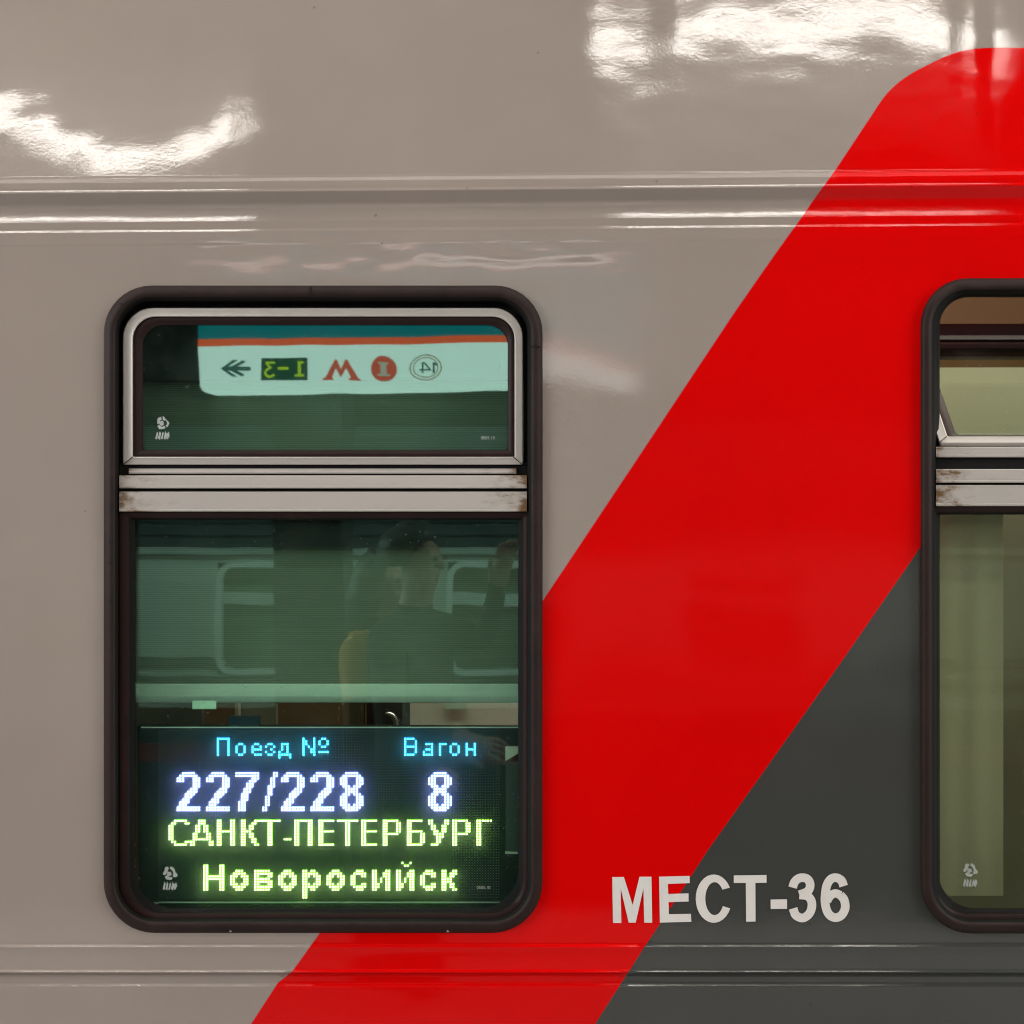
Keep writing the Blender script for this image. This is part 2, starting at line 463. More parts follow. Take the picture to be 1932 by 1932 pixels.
def build_shell(parent):
    ws = set()
    for a, b, s in ((-900, -100, 50), (-100, 330, 14), (330, 347, 1.0), (348, 358, 3), (358.5, 369, 0.9), (370, 398, 4), (399, 443, 1.4), (444, 460, 5), (460, 470, 1.5), (472, 560, 7), (568, 720, 16), (720, 1770, 42), (1776, 1792, 0.9), (1795, 1826, 8), (1827, 1864, 0.9), (1866, 1890, 5), (1895, 1960, 16), (1960, 2950, 90)):
        x = a
        while x < b: ws.add(round(x, 2)); x += s
    ws.add(2950)
    us = [-1400, -1200, -1000, -800, -600, -450, -320, -220, -140] + list(range(-90, 2040, 17)) + [2060, 2120, 2200, 2300, 2450, 2600, 2800, 3000, 3200, 3400]
    pts, edges = [], []
    def chain(poly, closed):
        o = len(pts)
        q = [(u, w_of(u, v)) for u, v in poly]
        pts.extend(q)
        for i in range(len(q) - 1): edges.append((o + i, o + i + 1))
        if closed: edges.append((o + len(q) - 1, o))
    for h in holes: chain(resample(h, True), True)
    rl = resample(RED_LEFT, False); gl = resample(GREY_LEFT, False)
    def off_window(c, keep):
        run = []; runs = []
        for p in c:
            if any(inside(p, h) for h in holes):
                if len(run) > 1: runs.append(run)
                run = []
            else: run.append(p)
        if len(run) > 1: runs.append(run)
        return runs
    for c in (rl, gl):
        for r in off_window(c, True): chain(r, False)
    fixed = list(pts)
    grid = {}
    for p in fixed: grid.setdefault((int(p[0] // 8), int(p[1] // 8)), []).append(p)
    for w in sorted(ws):
        for u in us:
            near = False
            for i in (-1, 0, 1):
                for j in (-1, 0, 1):
                    for p in grid.get((int(u // 8) + i, int(w // 8) + j), ()):
                        if abs(p[0] - u) < 4 and abs(p[1] - w) < 1.0: near = True
            if not near: pts.append((u, w))
    vs, es, fs, *_ = delaunay_2d_cdt([Vector(p) for p in pts], edges, [], 0, 1e-4)
    reds = [(u, w_of(u, v)) for u, v in resample(red_poly, True, 20)]
    greys = [(u, w_of(u, v)) for u, v in resample(grey_poly, True, 20)]
    hw = [[(u, w_of(u, v)) for u, v in h] for h in holes]
    bins = {'body_shell': [], 'red_stripe': [], 'grey_panel': []}
    for f in fs:
        c = (sum(vs[i][0] for i in f) / 3, sum(vs[i][1] for i in f) / 3)
        if any(inside(c, h) for h in hw): continue
        k = 'red_stripe' if inside(c, reds) else 'grey_panel' if inside(c, greys) else 'body_shell'
        bins[k].append(f)
    P = {}; Nn = {}
    objs = {}
    for k, faces in bins.items():
        idx = {}; v3 = []; nn = []; ff = []
        for f in faces:
            g = []
            for i in f:
                if i not in idx:
                    if i not in P:
                        P[i] = skin(vs[i][0], vs[i][1]); Nn[i] = skin_normal(vs[i][0], vs[i][1])
                    idx[i] = len(v3); v3.append(P[i]); nn.append(Nn[i])
                g.append(idx[i])
            a, b, c = (v3[i] for i in g)
            if (b - a).cross(c - a).y > 0: g = g[::-1]
            ff.append(g)
        me = bpy.data.meshes.new(k)
        me.from_pydata([tuple(p) for p in v3], [], ff)
        me.materials.append({'body_shell': BEIGE, 'red_stripe': RED, 'grey_panel': GREY}[k])
        me.polygons.foreach_set('use_smooth', [True] * len(ff))
        me.normals_split_custom_set_from_vertices([tuple(n) for n in nn])
        me.update()
        o = bpy.data.objects.new(k, me); COL.objects.link(o)
        o.parent = parent; o.matrix_parent_inverse = world_of(parent).inverted()
        objs[k] = o
    return objs

carriage = thing('passenger_carriage', 'beige railway carriage with a red slanting stripe, a dark grey panel and two windows', 'train', (0, 0.0, 0))
shell = build_shell(carriage)
shell['red_stripe']['label'] = 'bright red slanting livery stripe'
shell['grey_panel']['label'] = 'dark grey livery field'

# lettering: seats sign, white film on the sheet
def film(name, pieces, mats, parent):
    m = MB()
    for pts, off in pieces:
        m.poly([skin(u, w_of(u, v), off) for u, v in pts])
    return m.build(name, mats, parent, smooth=0)
LK, LX, LY = 0.30180, 1093.2, 1603.4
def L2(pts): return [(LX + x * LK, LY + y * LK) for x, y in pts]
def strip_pieces(pts, w, off, per=5):
    l, r = ribbon(pts, w, per)
    return [(L2([l[i], l[i + 1], r[i + 1], r[i]]), off) for i in range(len(l) - 1)]
def ellipse_arc(cx, cy, rx, ry, a0, a1, n=26):
    return [(cx + rx * math.cos(math.radians(a0 + (a1 - a0) * k / n)), cy - ry * math.sin(math.radians(a0 + (a1 - a0) * k / n))) for k in range(n + 1)]
let = []
OFF = -0.0009
let.append((L2([(205, 170), (278, 170), (333, 345), (376, 168), (450, 168), (455, 455), (405, 455), (400, 240), (352, 455), (308, 455), (258, 240), (262, 457), (210, 457)]), OFF))
let.append((L2([(498, 168), (688, 163), (690, 208), (553, 213), (555, 276), (682, 272), (683, 323), (557, 327), (560, 402), (697, 400), (700, 450), (503, 455)]), OFF))
o_ = ellipse_arc(840, 305, 113, 151, 27, 336); i_ = ellipse_arc(845, 305, 58, 103, 33, 333)
for k in range(26): let.append((L2([o_[k], o_[k + 1], i_[k + 1], i_[k]]), OFF))
let.append((L2([(965, 160), (1170, 157), (1170, 206), (1100, 207), (1101, 448), (1042, 449), (1040, 207), (965, 207)]), OFF))
let.append((L2([(1195, 311), (1298, 309), (1298, 369), (1196, 370)]), OFF))
let += strip_pieces([(1333, 236), (1344, 203), (1368, 180), (1398, 174), (1427, 184), (1442, 212), (1438, 243), (1420, 264), (1375, 281)], 27, OFF)
let += strip_pieces([(1375, 282), (1424, 288), (1450, 320), (1452, 362), (1436, 400), (1405, 424), (1377, 423), (1350, 405), (1336, 366)], 27, OFF - 0.0003)
let += strip_pieces([(1652, 227), (1638, 192), (1605, 174), (1571, 184), (1546, 225), (1535, 300), (1541, 360), (1562, 405), (1600, 424), (1638, 409), (1661, 365), (1655, 313), (1631, 283)], 27, OFF)
let += strip_pieces([(1633, 285), (1600, 272), (1570, 287), (1548, 320)], 26, OFF - 0.0003)
film('lettering', let, WHITE_FILM, carriage)

# ------------------------------------------------------------------ windows
def sweep(mb, loops, mi=0):
    mb.loft([lift(rrect(*q[:6]), q[6]) for q in loops], True, mi=mi)

def window_gasket(W, rt=90, rb=96):
    g = MB()
    u0, v0, u1, v1 = W
    def q(d, y, k=1.0): return (u0 + d, v0 + d, u1 - d, v1 - d, max(rt - d * k, 20), max(rb - d * k, 20), y)
    sweep(g, [q(-1, 0.004), q(0.5, -0.004), q(3, -0.0085), q(7, -0.0115), q(13, -0.0130), q(18, -0.0122), q(21, -0.0095)])
    sweep(g, [q(21, -0.0095), q(24, -0.0060), q(27, 0.001), q(29, 0.010), q(31, 0.018), q(34, 0.022), q(36, 0.040), q(33, 0.085)], 1)  # inner lip turns black, painting in the shade of the recess
    return g

def bar(mb, u0, u1, prof_pts, mi=0):
    """Extrude a (row, depth) profile from column u0 to column u1."""
    a = [at(u0, v, y) for v, y in prof_pts]; b = [at(u1, v, y) for v, y in prof_pts]
    mb.loft([a, b], True, True, True, mi)

def slab(name, loop_px, y0, y1, m, parent, smooth=0):
    mb = MB()
    a, b = lift(loop_px, y0), lift(loop_px, y0)
    b = [Vector((p.x, y1, p.z)) for p in b]
    mb.poly(a[::-1]); mb.poly(b); mb.loft([b, a], True)
    return mb.build(name, m, parent, smooth)

def blot(cx, cy, r, seed, n=18):
    return [(cx + r * (0.8 + 0.35 * noise.noise(Vector((math.cos(2 * math.pi * k / n) * 1.7, math.sin(2 * math.pi * k / n) * 1.7, seed)))) * math.cos(2 * math.pi * k / n),
             cy + r * (0.8 + 0.35 * noise.noise(Vector((math.cos(2 * math.pi * k / n) * 1.7, math.sin(2 * math.pi * k / n) * 1.7, seed)))) * math.sin(2 * math.pi * k / n)) for k in range(n)]

def glass_stamp(cx, cy, y, parent, seed):
    """Worn etched maker's stamp: a roundel over an illegible smudge."""
    m = MB()
    a, b = blot(cx, cy, 14.5, seed, 24), blot(cx, cy, 8.5, seed + 4, 24)
    for k in range(24):
        if k % 7 != 3: m.poly(lift([a[k], a[(k + 1) % 24], b[(k + 1) % 24], b[k]], y))
    m.poly(lift(blot(cx - 2, cy + 1, 5.5, seed + 9), y - 0.0001))
    for k in range(5):
        x = cx - 12 + k * 5.2; q = random.uniform(-2, 2)
        m.poly(lift([(x - 2.2, cy + 30 + q), (x + 1.2, cy + 17 + q), (x + 3.6, cy + 18 - q), (x + 1.4, cy + 31 - q)], y - 0.0001 * k))
    m.poly(lift(blot(cx + 8, cy + 24, 6, seed + 2), y - 0.0007))
    return m.build('glass_stamp', MARK, parent, 0)

def date_code(u, v, y, parent):
    """Small etched date on the pane."""
    c = bpy.data.curves.new('date_code', 'FONT'); c.body = '0505.10'; c.size = 0.0075
    t = bpy.data.objects.new('date_code', c); COL.objects.link(t)
    t.rotation_euler = (math.pi / 2, 0, 0); t.location = at(u, v, y)
    bpy.context.view_layer.update()
    me = bpy.data.meshes.new_from_object(t.evaluated_get(bpy.context.evaluated_depsgraph_get()))
    me.transform(t.matrix_world); me.materials.clear(); me.materials.append(MARK)
    bpy.data.objects.remove(t); bpy.data.curves.remove(c)
    o = bpy.data.objects.new('date_code', me); COL.objects.link(o)
    o.parent = parent; o.matrix_parent_inverse = world_of(parent).inverted()

def make_window(W, hopper_tilt, label, ribbon_rows):
    u0, v0, u1, v1 = W
    g = window_gasket(W).build('window', [GASKET, BLACK_SEAL], carriage, 60)
    g['label'] = label
    R = ribbon_rows
    xa, xb = at(u0 + 29, 930, 0).x, at(u1 - 30, 930, 0).x
    METAL = worn_metal('pale_window_alloy', (0.47, 0.43, 0.39), (0.16, 0.085, 0.035), (xa, xb))
    FRAME = worn_metal('clean_window_alloy', (0.47, 0.43, 0.39), (0.16, 0.085, 0.035), None, 0.74)
    # lower, fixed pane in its own rubber
    s = MB()
    def q(d, y, r, top): return (u0 + d * R.get('inset', 1.0), R['seal'] + top, u1 - d * 0.77, v1 - d * 0.79, 6 if top < 10 else 3, r, y)
    sweep(s, [q(27, 0.020, 70, 0), q(27, 0.003, 70, 0), q(31, 0.0015, 68, 1), q(39, 0.0022, 66, 5), q(46, 0.0045, 64, 10), q(48, 0.0075, 63, 12)])
    sweep(s, [q(48, 0.0075, 63, 12), q(50, 0.012, 64, 13), q(58, 0.015, 70, 15), q(60, 0.034, 70, 16)], 1)
    s.build('lower_seal', [BROWN_SEAL, BLACK_SEAL], g, 50)
    slab('fixed_pane', rrect(u0 + 50 * R.get('inset', 1.0), R['seal'] + 6, u1 - 36, v1 - 38, 4, 74), 0.022, 0.027, R['glass'], g)
    glass_stamp(R['stamp'][0], R['stamp'][1], 0.0216, g, 2.2)
    # cross rail of pale alloy, three ridges
    x0, x1 = u0 + 29, u1 - 29
    for name, (a, b), y, x_a, x_b in R['bars']:
        m = MB()
        h = b - a
        bar(m, x_a, x_b, [(a, 0.022), (a, y + 0.0015), (a + 1.6, y), (a + h * 0.42, y - 0.0006), (b - 5, y - 0.001), (b - 4, y - 0.0024), (b - 1.2, y - 0.0024), (b, y - 0.0008), (b, 0.022)])
        m.build(name, METAL, g, 30)
    m = MB(); bar(m, x0 + 1, x1 - 1, [(R['back'][0], 0.030), (R['back'][0], 0.0100), (R['back'][1], 0.0100), (R['back'][1], 0.030)])
    m.build('bar_backing', BLACK_SEAL, g, 30)
    # hopper sash on a bottom hinge
    hv0, hv1 = R['sash']
    hinge = at((u0 + u1) / 2, hv1, 0.004)
    rot = Matrix.Rotation(-hopper_tilt, 4, 'X')
    def turn(p):
        return hinge + rot @ (Vector(p) - hinge)
    a0, a1 = u0 + 36, u1 - 37
    H = 296
    top = hv1 - H
    def loops(specs):
        return [[turn(p) for p in lift(rrect(*q_[:6]), q_[6])] for q_ in specs]
    def fr(d, y, rt): return (a0 + d, top + d * 0.86, a1 - d * 0.82, hv1 - d * 0.8, rt, 3, y)
    f = MB()
    f.loft(loops([fr(0, 0.020, 56), fr(0, 0.004, 56), fr(1.5, 0.0022, 55), fr(9, 0.0016, 50), fr(15, 0.0010, 46), fr(17, 0.0004, 44), fr(18.8, 0.0010, 43), fr(19.2, 0.020, 43)]))
    for cu, s_ in ((a0, 1), (a1, -1)):                                    # mitred bottom corners
        l, r = ribbon([(cu + s_ * 1.5, hv1 - 1), (cu + s_ * 18, hv1 - 15)], 0.8, 2)
        f.poly([turn(p) for p in lift(l + r[::-1], -0.0002)], 1)
    if hopper_tilt > 0:                                                   # its upper rail is black rubber faced
        for i, fc in enumerate(f.f):
            if sum(f.v[k][2] for k in fc) / len(fc) > hinge.z + 0.14: f.m[i] = 1
    f.build('hopper_frame', [FRAME, BLACK_SEAL], g, 35)
    s2 = MB()
    s2.loft(loops([fr(18.5, 0.012, 43), fr(19.2, 0.0045, 43), fr(24, 0.0035, 41), fr(30, 0.005, 39), (a0 + 36, top + 30, a1 - 27, hv1 - 26, 40, 9, 0.0085), (a0 + 37.5, top + 32, a1 - 28.5, hv1 - 27.5, 39, 9, 0.0088), (a0 + 38, top + 33, a1 - 29, hv1 - 28, 39, 9, 0.020)]))
    s2.build('hopper_seal', BROWN_SEAL, g, 45)
    pane = rrect(a0 + 30, top + 24, a1 - 22, hv1 - 22, 42, 8)
    mb = MB()
    fa = [turn(p) for p in lift(pane, 0.0105)]; fb = [turn(Vector((p.x, p.y + 0.005, p.z))) for p in lift(pane, 0.0105)]
    mb.poly(fa[::-1]); mb.poly(fb); mb.loft([fb, fa], True)
    mb.build('hopper_pane', R['glass2'], g, 0)
    if hopper_tilt == 0:
        glass_stamp(307, 798, 0.0100, g, 5.2)
        date_code(907, 829, 0.0098, g); date_code(899, 1677, 0.0214, g)
    return g

win1 = make_window(WIN, 0.0, 'closed window with a lit route display behind its lower pane', {
    'sash': (581, 877), 'seal': 966, 'glass': REARGLASS, 'glass2': GLASS, 'stamp': (321, 1648), 'back': (874, 972),
    'bars': [('sash_rail', (884, 894), 0.0060, 243, 974), ('cross_rail', (897, 921.5), -0.0010, 225, 994), ('cross_rail', (927.5, 965.5), -0.0020, 225, 994)]})
win2 = make_window(WIN2, math.radians(39), 'window with its hopper tilted open', {
    'sash': (541, 837), 'seal': 955, 'inset': 0.55, 'glass': CLEAR, 'glass2': CLEAR, 'stamp': (1831, 1642), 'back': (842, 962),
    'bars': [('sash_rail', (843, 863), 0.0020, 1766, 2547), ('cross_rail', (885, 911), -0.0010, 1766, 2547), ('cross_rail', (915, 955), -0.0020, 1766, 2547)]})

GAP = mat('black_gap', (0.002, 0.002, 0.002), 0.9)
for r_ in ((584.5, 541, 586.5, 556), (1003, 652.5, 1020, 654.5)):
    nk = MB(); nk.pxbox(*r_, -0.0140, -0.009); nk.build('rubber_joint', GAP, win1, 0)
for u, v, a, b in ((209, 1022, 9, 5), (210, 1040, 6, 3), (207, 1062, 7, 4), (209, 1133, 7, 5), (519, 1737, 12, 2), (664, 1741, 5, 3), (850, 1744, 6, 2.5), (228, 573, 7, 3)):
    nk = MB(); nk.poly(lift([(u - a / 2, v + b * .2), (u - a * .1, v - b / 2), (u + a / 2, v - b * .1), (u + a * .2, v + b / 2)], -0.0142)); nk.build('rubber_nick', GAP, win1, 0)
for u, v, a, b in ((435, 1757, 6, 5), (845, 1757, 6, 5)):
    nk = MB(); nk.poly(lift([(u - a / 2, v + b * .4), (u - a * .1, v - b / 2), (u + a / 2, v + b * .3)], -0.0142)); nk.build('paint_chip', BEIGE, win1, 0)
# inside of the carriage
box = MB()
XA, XB = -1.9, 2.2
box.quad((XA, 1.15, 0.8), (XB, 1.15, 0.8), (XB, 1.15, 3.1), (XA, 1.15, 3.1))
box.quad((XA, 0.09, 0.8), (XA, 1.15, 0.8), (XA, 1.15, 3.1), (XA, 0.09, 3.1))
box.quad((XB, 0.09, 0.8), (XB, 0.09, 3.1), (XB, 1.15, 3.1), (XB, 1.15, 0.8))
box.build('inner_wall', mat('brown_lining', (0.080, 0.036, 0.009), 0.7), carriage, 0)
fl = MB(); fl.box(XA, XB, 0.09, 1.15, 0.75, 0.80); fl.build('inner_floor', mat('brown_linoleum', (0.06, 0.045, 0.035), 0.5), carriage, 0)
cl = MB(); cl.box(XA, XB, 0.09, 1.15, 3.10, 3.14); cl.build('inner_ceiling', mat('tan_ceiling_board', (0.30, 0.20, 0.11), 0.6), carriage, 0)
YI = 0.62
pm = MB(); pm.pxbox(256, 1240, 380, 1480, YI, YI + 0.02); pm.build('door_panel', mat('grey_green_panel', (0.07, 0.075, 0.055), 0.5), carriage, 0)
pm = MB(); pm.pxbox(444, 1240, 449, 1480, YI - 0.03, YI - 0.01); pm.build('inner_post', mat('pale_post', (0.35, 0.30, 0.25), 0.4), carriage, 0)
pm = MB(); pm.pxbox(453, 1240, 520, 1480, YI, YI + 0.02); pm.build('door_panel', mat('olive_panel', (0.15, 0.145, 0.095), 0.5), carriage, 0)
pm = MB(); pm.pxbox(660, 1240, 686, 1480, YI, YI + 0.02); pm.build('door_frame', mat('brown_olive', (0.06, 0.045, 0.018), 0.5), carriage, 0)
pm = MB(); pm.pxbox(692, 1240, 759, 1480, YI, YI + 0.02); door = pm.build('compartment_door', mat('dark_red_brown_door', (0.018, 0.006, 0.004), 0.45), carriage, 0)
pm = MB(); pm.tube([at(u, v, YI - 0.03) for u, v in catmull([(727, 1346), (738, 1348), (745, 1357), (748, 1372), (749, 1400)], 5)], [0.003 + 0.004 * min(1, i / 6) for i in range(21)], 10)
pm.build('door_handle', mat('bright_steel', (0.75, 0.75, 0.75), 0.22, 0.9), door, 50)
pm = MB(); pm.pxbox(759.5, 1240, 773, 1480, YI, YI + 0.02); pm.build('door_frame', mat('slate_trim', (0.10, 0.11, 0.105), 0.4), carriage, 0)
pm = MB(); pm.pxbox(774, 1240, 1010, 1480, YI - 0.1, YI - 0.08); pm.build('partition_panel', mat('light_grey_panel', (0.85, 0.84, 0.78), 0.45), carriage, 0)

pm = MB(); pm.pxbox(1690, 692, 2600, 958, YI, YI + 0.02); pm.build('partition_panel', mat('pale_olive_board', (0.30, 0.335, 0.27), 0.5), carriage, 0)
pm = MB(); pm.pxbox(1690, 609, 2600, 673, 0.22, 0.27); pm.build('dark_band', mat('black_band', (0.006, 0.006, 0.006), 0.6), carriage, 0)  # black box added to fill the dark band behind the hopper
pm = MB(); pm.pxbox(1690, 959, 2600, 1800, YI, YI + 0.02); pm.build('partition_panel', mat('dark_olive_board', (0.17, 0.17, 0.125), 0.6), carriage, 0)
# ------------------------------------------------------------------ roller blind behind the left window
def blind_material():
    m = mat('pleated_green_grey_cloth', (0.3, 0.33, 0.25), 0.8)
    b = m.node_tree.nodes['Principled BSDF']; co = coords(m)
    wv = N(m, 'ShaderNodeTexWave', Scale=84.0, Distortion=0.5, wave_type='BANDS', bands_direction='Z'); wv.inputs['Detail'].default_value = 1.5
    link(m, co, wv.inputs['Vector'])
    n = noise_tex(m, stretched(m, co, (0.4, 1, 9)), 16, 4, 0.7)
    mu = N(m, 'ShaderNodeMath', operation='MULTIPLY'); link(m, wv.outputs['Fac'], mu.inputs[0]); link(m, n.outputs['Fac'], mu.inputs[1])
    r = ramp(m, mu.outputs[0], [(0.0, (0.135, 0.145, 0.113)), (0.25, (0.18, 0.19, 0.15)), (0.6, (0.225, 0.235, 0.19))])
    link(m, r.outputs['Color'], b.inputs['Base Color'])
    return m
YB = 0.078
blind = thing('roller_blind', 'green grey pleated blind drawn down behind the closed window', 'blind', at(610, 1310, YB))
fb = MB()
n_rows = 24
va, vb = 520, 1292
rows = [[at(u, va + (vb - va) * i / n_rows, YB + (0.0004 if i % 2 else -0.0004)) for u in (205, 600, 1015)] for i in range(n_rows + 1)]
fb.loft(rows, False)
fb.build('fabric', blind_material(), blind, 0)
bb = MB()
bar(bb, 212, 1012, [(1290, YB + 0.012), (1290, YB - 0.010), (1293, YB - 0.014), (1312, YB - 0.015), (1315, YB - 0.014), (1325, YB - 0.004), (1326, YB + 0.012)])
bb.build('bottom_bar', mat('pale_green_grey_bar', (0.70, 0.76, 0.70), 0.35), blind, 30)

shade_mat = mat('black_blind_shade', (0.006, 0.007, 0.007), 0.7)
bx = MB(); bx.pxbox(205, 560, 1015, 718, 0.046, 0.070); bx.build('head_shade', shade_mat, blind, 0)  # black box painting in the shade across the top of the blind
bx = MB(); bx.pxbox(205, 870, 1015, 1032, 0.046, 0.070); bx.build('rail_shade', shade_mat, blind, 0)  # black strip standing in for the shade the cross rail throws
reflection_mat = mat('pale_green_reflection', (0.60, 0.80, 0.66), 0.7)  # pale patches standing in for lit signs mirrored in the glass
pt = MB(); bar(pt, 363, 408, [(1322, YB - 0.020), (1337, YB - 0.028), (1338, YB - 0.0275), (1322, YB - 0.0192)])
tag(pt.build('sign_reflection', reflection_mat, None, 0), 'small pale green patch standing in for a mirrored sign below the blind', 'reflection')
pt = MB(); pt.pxbox(839, 1318, 881, 1338, 0.515, 0.517)
tag(pt.build('panel_reflection', reflection_mat, None, 0), 'pale green patch standing in for a mirrored sign above the display', 'label')

# ------------------------------------------------------------------ LED route display
G2 = ["..#####..", ".#######.", "###...###", "###...###", "......###", "......###", ".....###.", "....####.", "...####..", "...###...", "..###....", ".####....", ".###.....", "#########", "#########"]
G8 = ["..#####..", ".#######.", "###...###", "###...###", "###...###", ".###.###.", "..#####..", "..#####..", ".###.###.", "###...###", "###...###", "###...###", "####.####", ".#######.", "..#####.."]
G7 = ["#########", "#########", "......###", ".....###.", "....###..", "....###..", "...###...", "...###...", "..###....", "..###....", "..###....", ".###.....", ".###.....", ".###.....", ".###....."]
GS = ["....##", "....##", "...##.", "...##.", "...##.", "..###.", "..##..", "..##..", "..##..", ".##...", ".##...", ".##...", ".##...", "##....", "##...."]
def stamp(cells, glyph, c, r):
    for j, row in enumerate(glyph):
        for i, ch in enumerate(row):
            if ch == '#': cells.add((c + i, r + j))
def runs(cells, spec, r0):
    for r, cols in spec.items():
        for c in cols:
            if isinstance(c, tuple): cells.update((k, r0 + r) for k in range(c[0], c[1] + 1))
            else: cells.add((c, r0 + r))
head_train, head_car, num_train, num_car, dest_a, dest_b = set(), set(), set(), set(), set(), set()
def o_small(cs, c, r0): runs(cs, {2: [c + 1, c + 2], 3: [c, c + 3], 4: [c, c + 3], 5: [c, c + 3], 6: [c + 1, c + 2]}, r0)
B = 22
runs(head_train, {0: [(B, B + 4)], **{r: [B, B + 4] for r in range(1, 7)}}, 3)
o_small(head_train, B + 7, 3)
runs(head_train, {2: [B + 14, B + 15], 3: [B + 13, B + 16], 4: [(B + 13, B + 16)], 5: [B + 13], 6: [(B + 14, B + 16)]}, 3)
runs(head_train, {2: [B + 19, B + 20], 3: [B + 18, B + 21], 4: [B + 20], 5: [B + 18, B + 21], 6: [B + 19, B + 20]}, 3)
runs(head_train, {2: [(B + 24, B + 26)], 3: [B + 24, B + 26], 4: [B + 24, B + 26], 5: [B + 23, B + 26], 6: [(B + 23, B + 27)], 7: [B + 23, B + 27]}, 3)
runs(head_train, {0: [54, 58], 1: [54, 55, 58], 2: [54, 55, 58], 3: [54, 56, 58], 4: [54, 57, 58], 5: [54, 57, 58], 6: [54, 58]}, 3)
runs(head_train, {0: [61, 62], 1: [60, 63], 2: [60, 63], 3: [61, 62], 5: [(60, 63)]}, 3)
B = 92
runs(head_car, {0: [(B, B + 3)], 1: [B, B + 4], 2: [B, B + 4], 3: [(B, B + 4)], 4: [B, B + 4], 5: [B, B + 4], 6: [(B, B + 3)]}, 3)
runs(head_car, {2: [(B + 8, B + 10)], 3: [B + 10], 4: [(B + 8, B + 10)], 5: [B + 7, B + 10], 6: [(B + 7, B + 10)]}, 3)
runs(head_car, {2: [(B + 13, B + 15)], 3: [B + 13], 4: [B + 13], 5: [B + 13], 6: [B + 13]}, 3)
o_small(head_car, B + 17, 3)
runs(head_car, {2: [B + 23, B + 26], 3: [B + 23, B + 26], 4: [(B + 23, B + 26)], 5: [B + 23, B + 26], 6: [B + 23, B + 26]}, 3)
stamp(num_train, G2, 7, 16); stamp(num_train, G2, 18, 16); stamp(num_train, G7, 29, 16); stamp(num_train, GS, 39, 16)
stamp(num_train, G2, 46, 16); stamp(num_train, G2, 57, 16); stamp(num_train, G8, 68, 16)
stamp(num_car, G8, 101, 16)
D = dest_a; R0 = 34
runs(D, {0: [(6, 10)], 1: [5, 6, 10, 11], **{r: [4, 5] for r in range(2, 8)}, 8: [5, 6, 10, 11], 9: [(6, 10)]}, R0)
runs(D, {0: [(15, 17)], 1: [(15, 17)], 2: [14, 15, 17, 18], 3: [14, 15, 17, 18], 4: [14, 15, 17, 18], 5: [13, 14, 18, 19], 6: [13, 14, 18, 19], 7: [(13, 19)], 8: [12, 13, 19, 20], 9: [12, 13, 19, 20]}, R0)
runs(D, {r: [22, 23, 27, 28] for r in range(10)}, R0); runs(D, {4: [(22, 28)]}, R0)
runs(D, {r: [31, 32] for r in range(10)}, R0)
runs(D, {0: [36, 37], 1: [35, 36], 2: [34, 35], 3: [34, 35], 4: [33, 34], 5: [34, 35], 6: [34, 35], 7: [35, 36], 8: [35, 36], 9: [36, 37]}, R0)
runs(D, {0: [(38, 45)], **{r: [41, 42] for r in range(1, 10)}}, R0)
runs(D, {7: [(47, 49)]}, R0)
runs(D, {0: [(51, 57)], **{r: [51, 52, 56, 57] for r in range(1, 10)}}, R0)
for e in (60, 76):
    runs(D, {r: [e, e + 1] for r in range(10)}, R0); runs(D, {0: [(e, e + 5)], 4: [(e, e + 5)], 9: [(e, e + 5)]}, R0)
runs(D, {0: [(67, 74)], **{r: [70, 71] for r in range(1, 10)}}, R0)
for e in (84, 110):
    runs(D, {r: [e, e + 1] for r in range(10)}, R0)
    runs(D, {0: [(e, e + 5)], 1: [e + 5, e + 6], 2: [e + 5, e + 6], 3: [e + 5, e + 6], 4: [e + 5, e + 6], 5: [(e, e + 5)]}, R0)
runs(D, {r: [93, 94] for r in range(10)}, R0)
runs(D, {0: [(93, 98)], 4: [(93, 98)], 5: [98, 99], 6: [98, 99], 7: [98, 99], 8: [98, 99], 9: [(93, 98)]}, R0)
runs(D, {0: [101, 102, 107, 108], 1: [101, 102, 107, 108], 2: [102, 103, 106, 107], 3: [102, 103, 106, 107], 4: [103, 104, 106, 107], 5: [103, 104, 105, 106], 6: [104, 105, 106], 7: [104, 105], 8: [104, 105], 9: [102, 103, 104]}, R0)
runs(D, {0: [(119, 124)], **{r: [119, 120] for r in range(1, 10)}}, R0)
D = dest_b; R0 = 51
runs(D, {r: [17, 18, 23, 24] for r in range(10)}, R0); runs(D, {4: [(17, 24)], 5: [(17, 24)]}, R0)
for e in (27, 45, 63):
    runs(D, {2: [(e + 2, e + 4)], 3: [(e + 1, e + 5)], 4: [(e, e + 2), (e + 4, e + 6)], 5: [e, e + 1, e + 5, e + 6], 6: [e, e + 1, e + 5, e + 6], 7: [(e, e + 2), (e + 4, e + 6)], 8: [(e + 1, e + 5)], 9: [(e + 2, e + 4)]}, R0)
runs(D, {2: [(36, 41)], 3: [(36, 42)], 4: [36, 37, 41, 42], 5: [(36, 41)], 6: [(36, 42)], 7: [36, 37, 41, 42], 8: [(36, 42)], 9: [(36, 41)]}, R0)
runs(D, {2: [54, 55, 57, 58], 3: [(54, 59)], 4: [54, 55, 56, 58, 59, 60], 5: [54, 55, 59, 60], 6: [54, 55, 59, 60], 7: [54, 55, 56, 58, 59, 60], 8: [(54, 59)], 9: [54, 55, 57, 58], 10: [54, 55], 11: [54, 55], 12: [54, 55]}, R0)
for e in (72, 98):
    runs(D, {2: [(e + 2, e + 4)], 3: [(e + 1, e + 5)], 4: [e, e + 1, e + 4, e + 5], 5: [e, e + 1], 6: [e, e + 1], 7: [e, e + 1, e + 4, e + 5], 8: [(e + 1, e + 5)], 9: [(e + 2, e + 4)]}, R0)
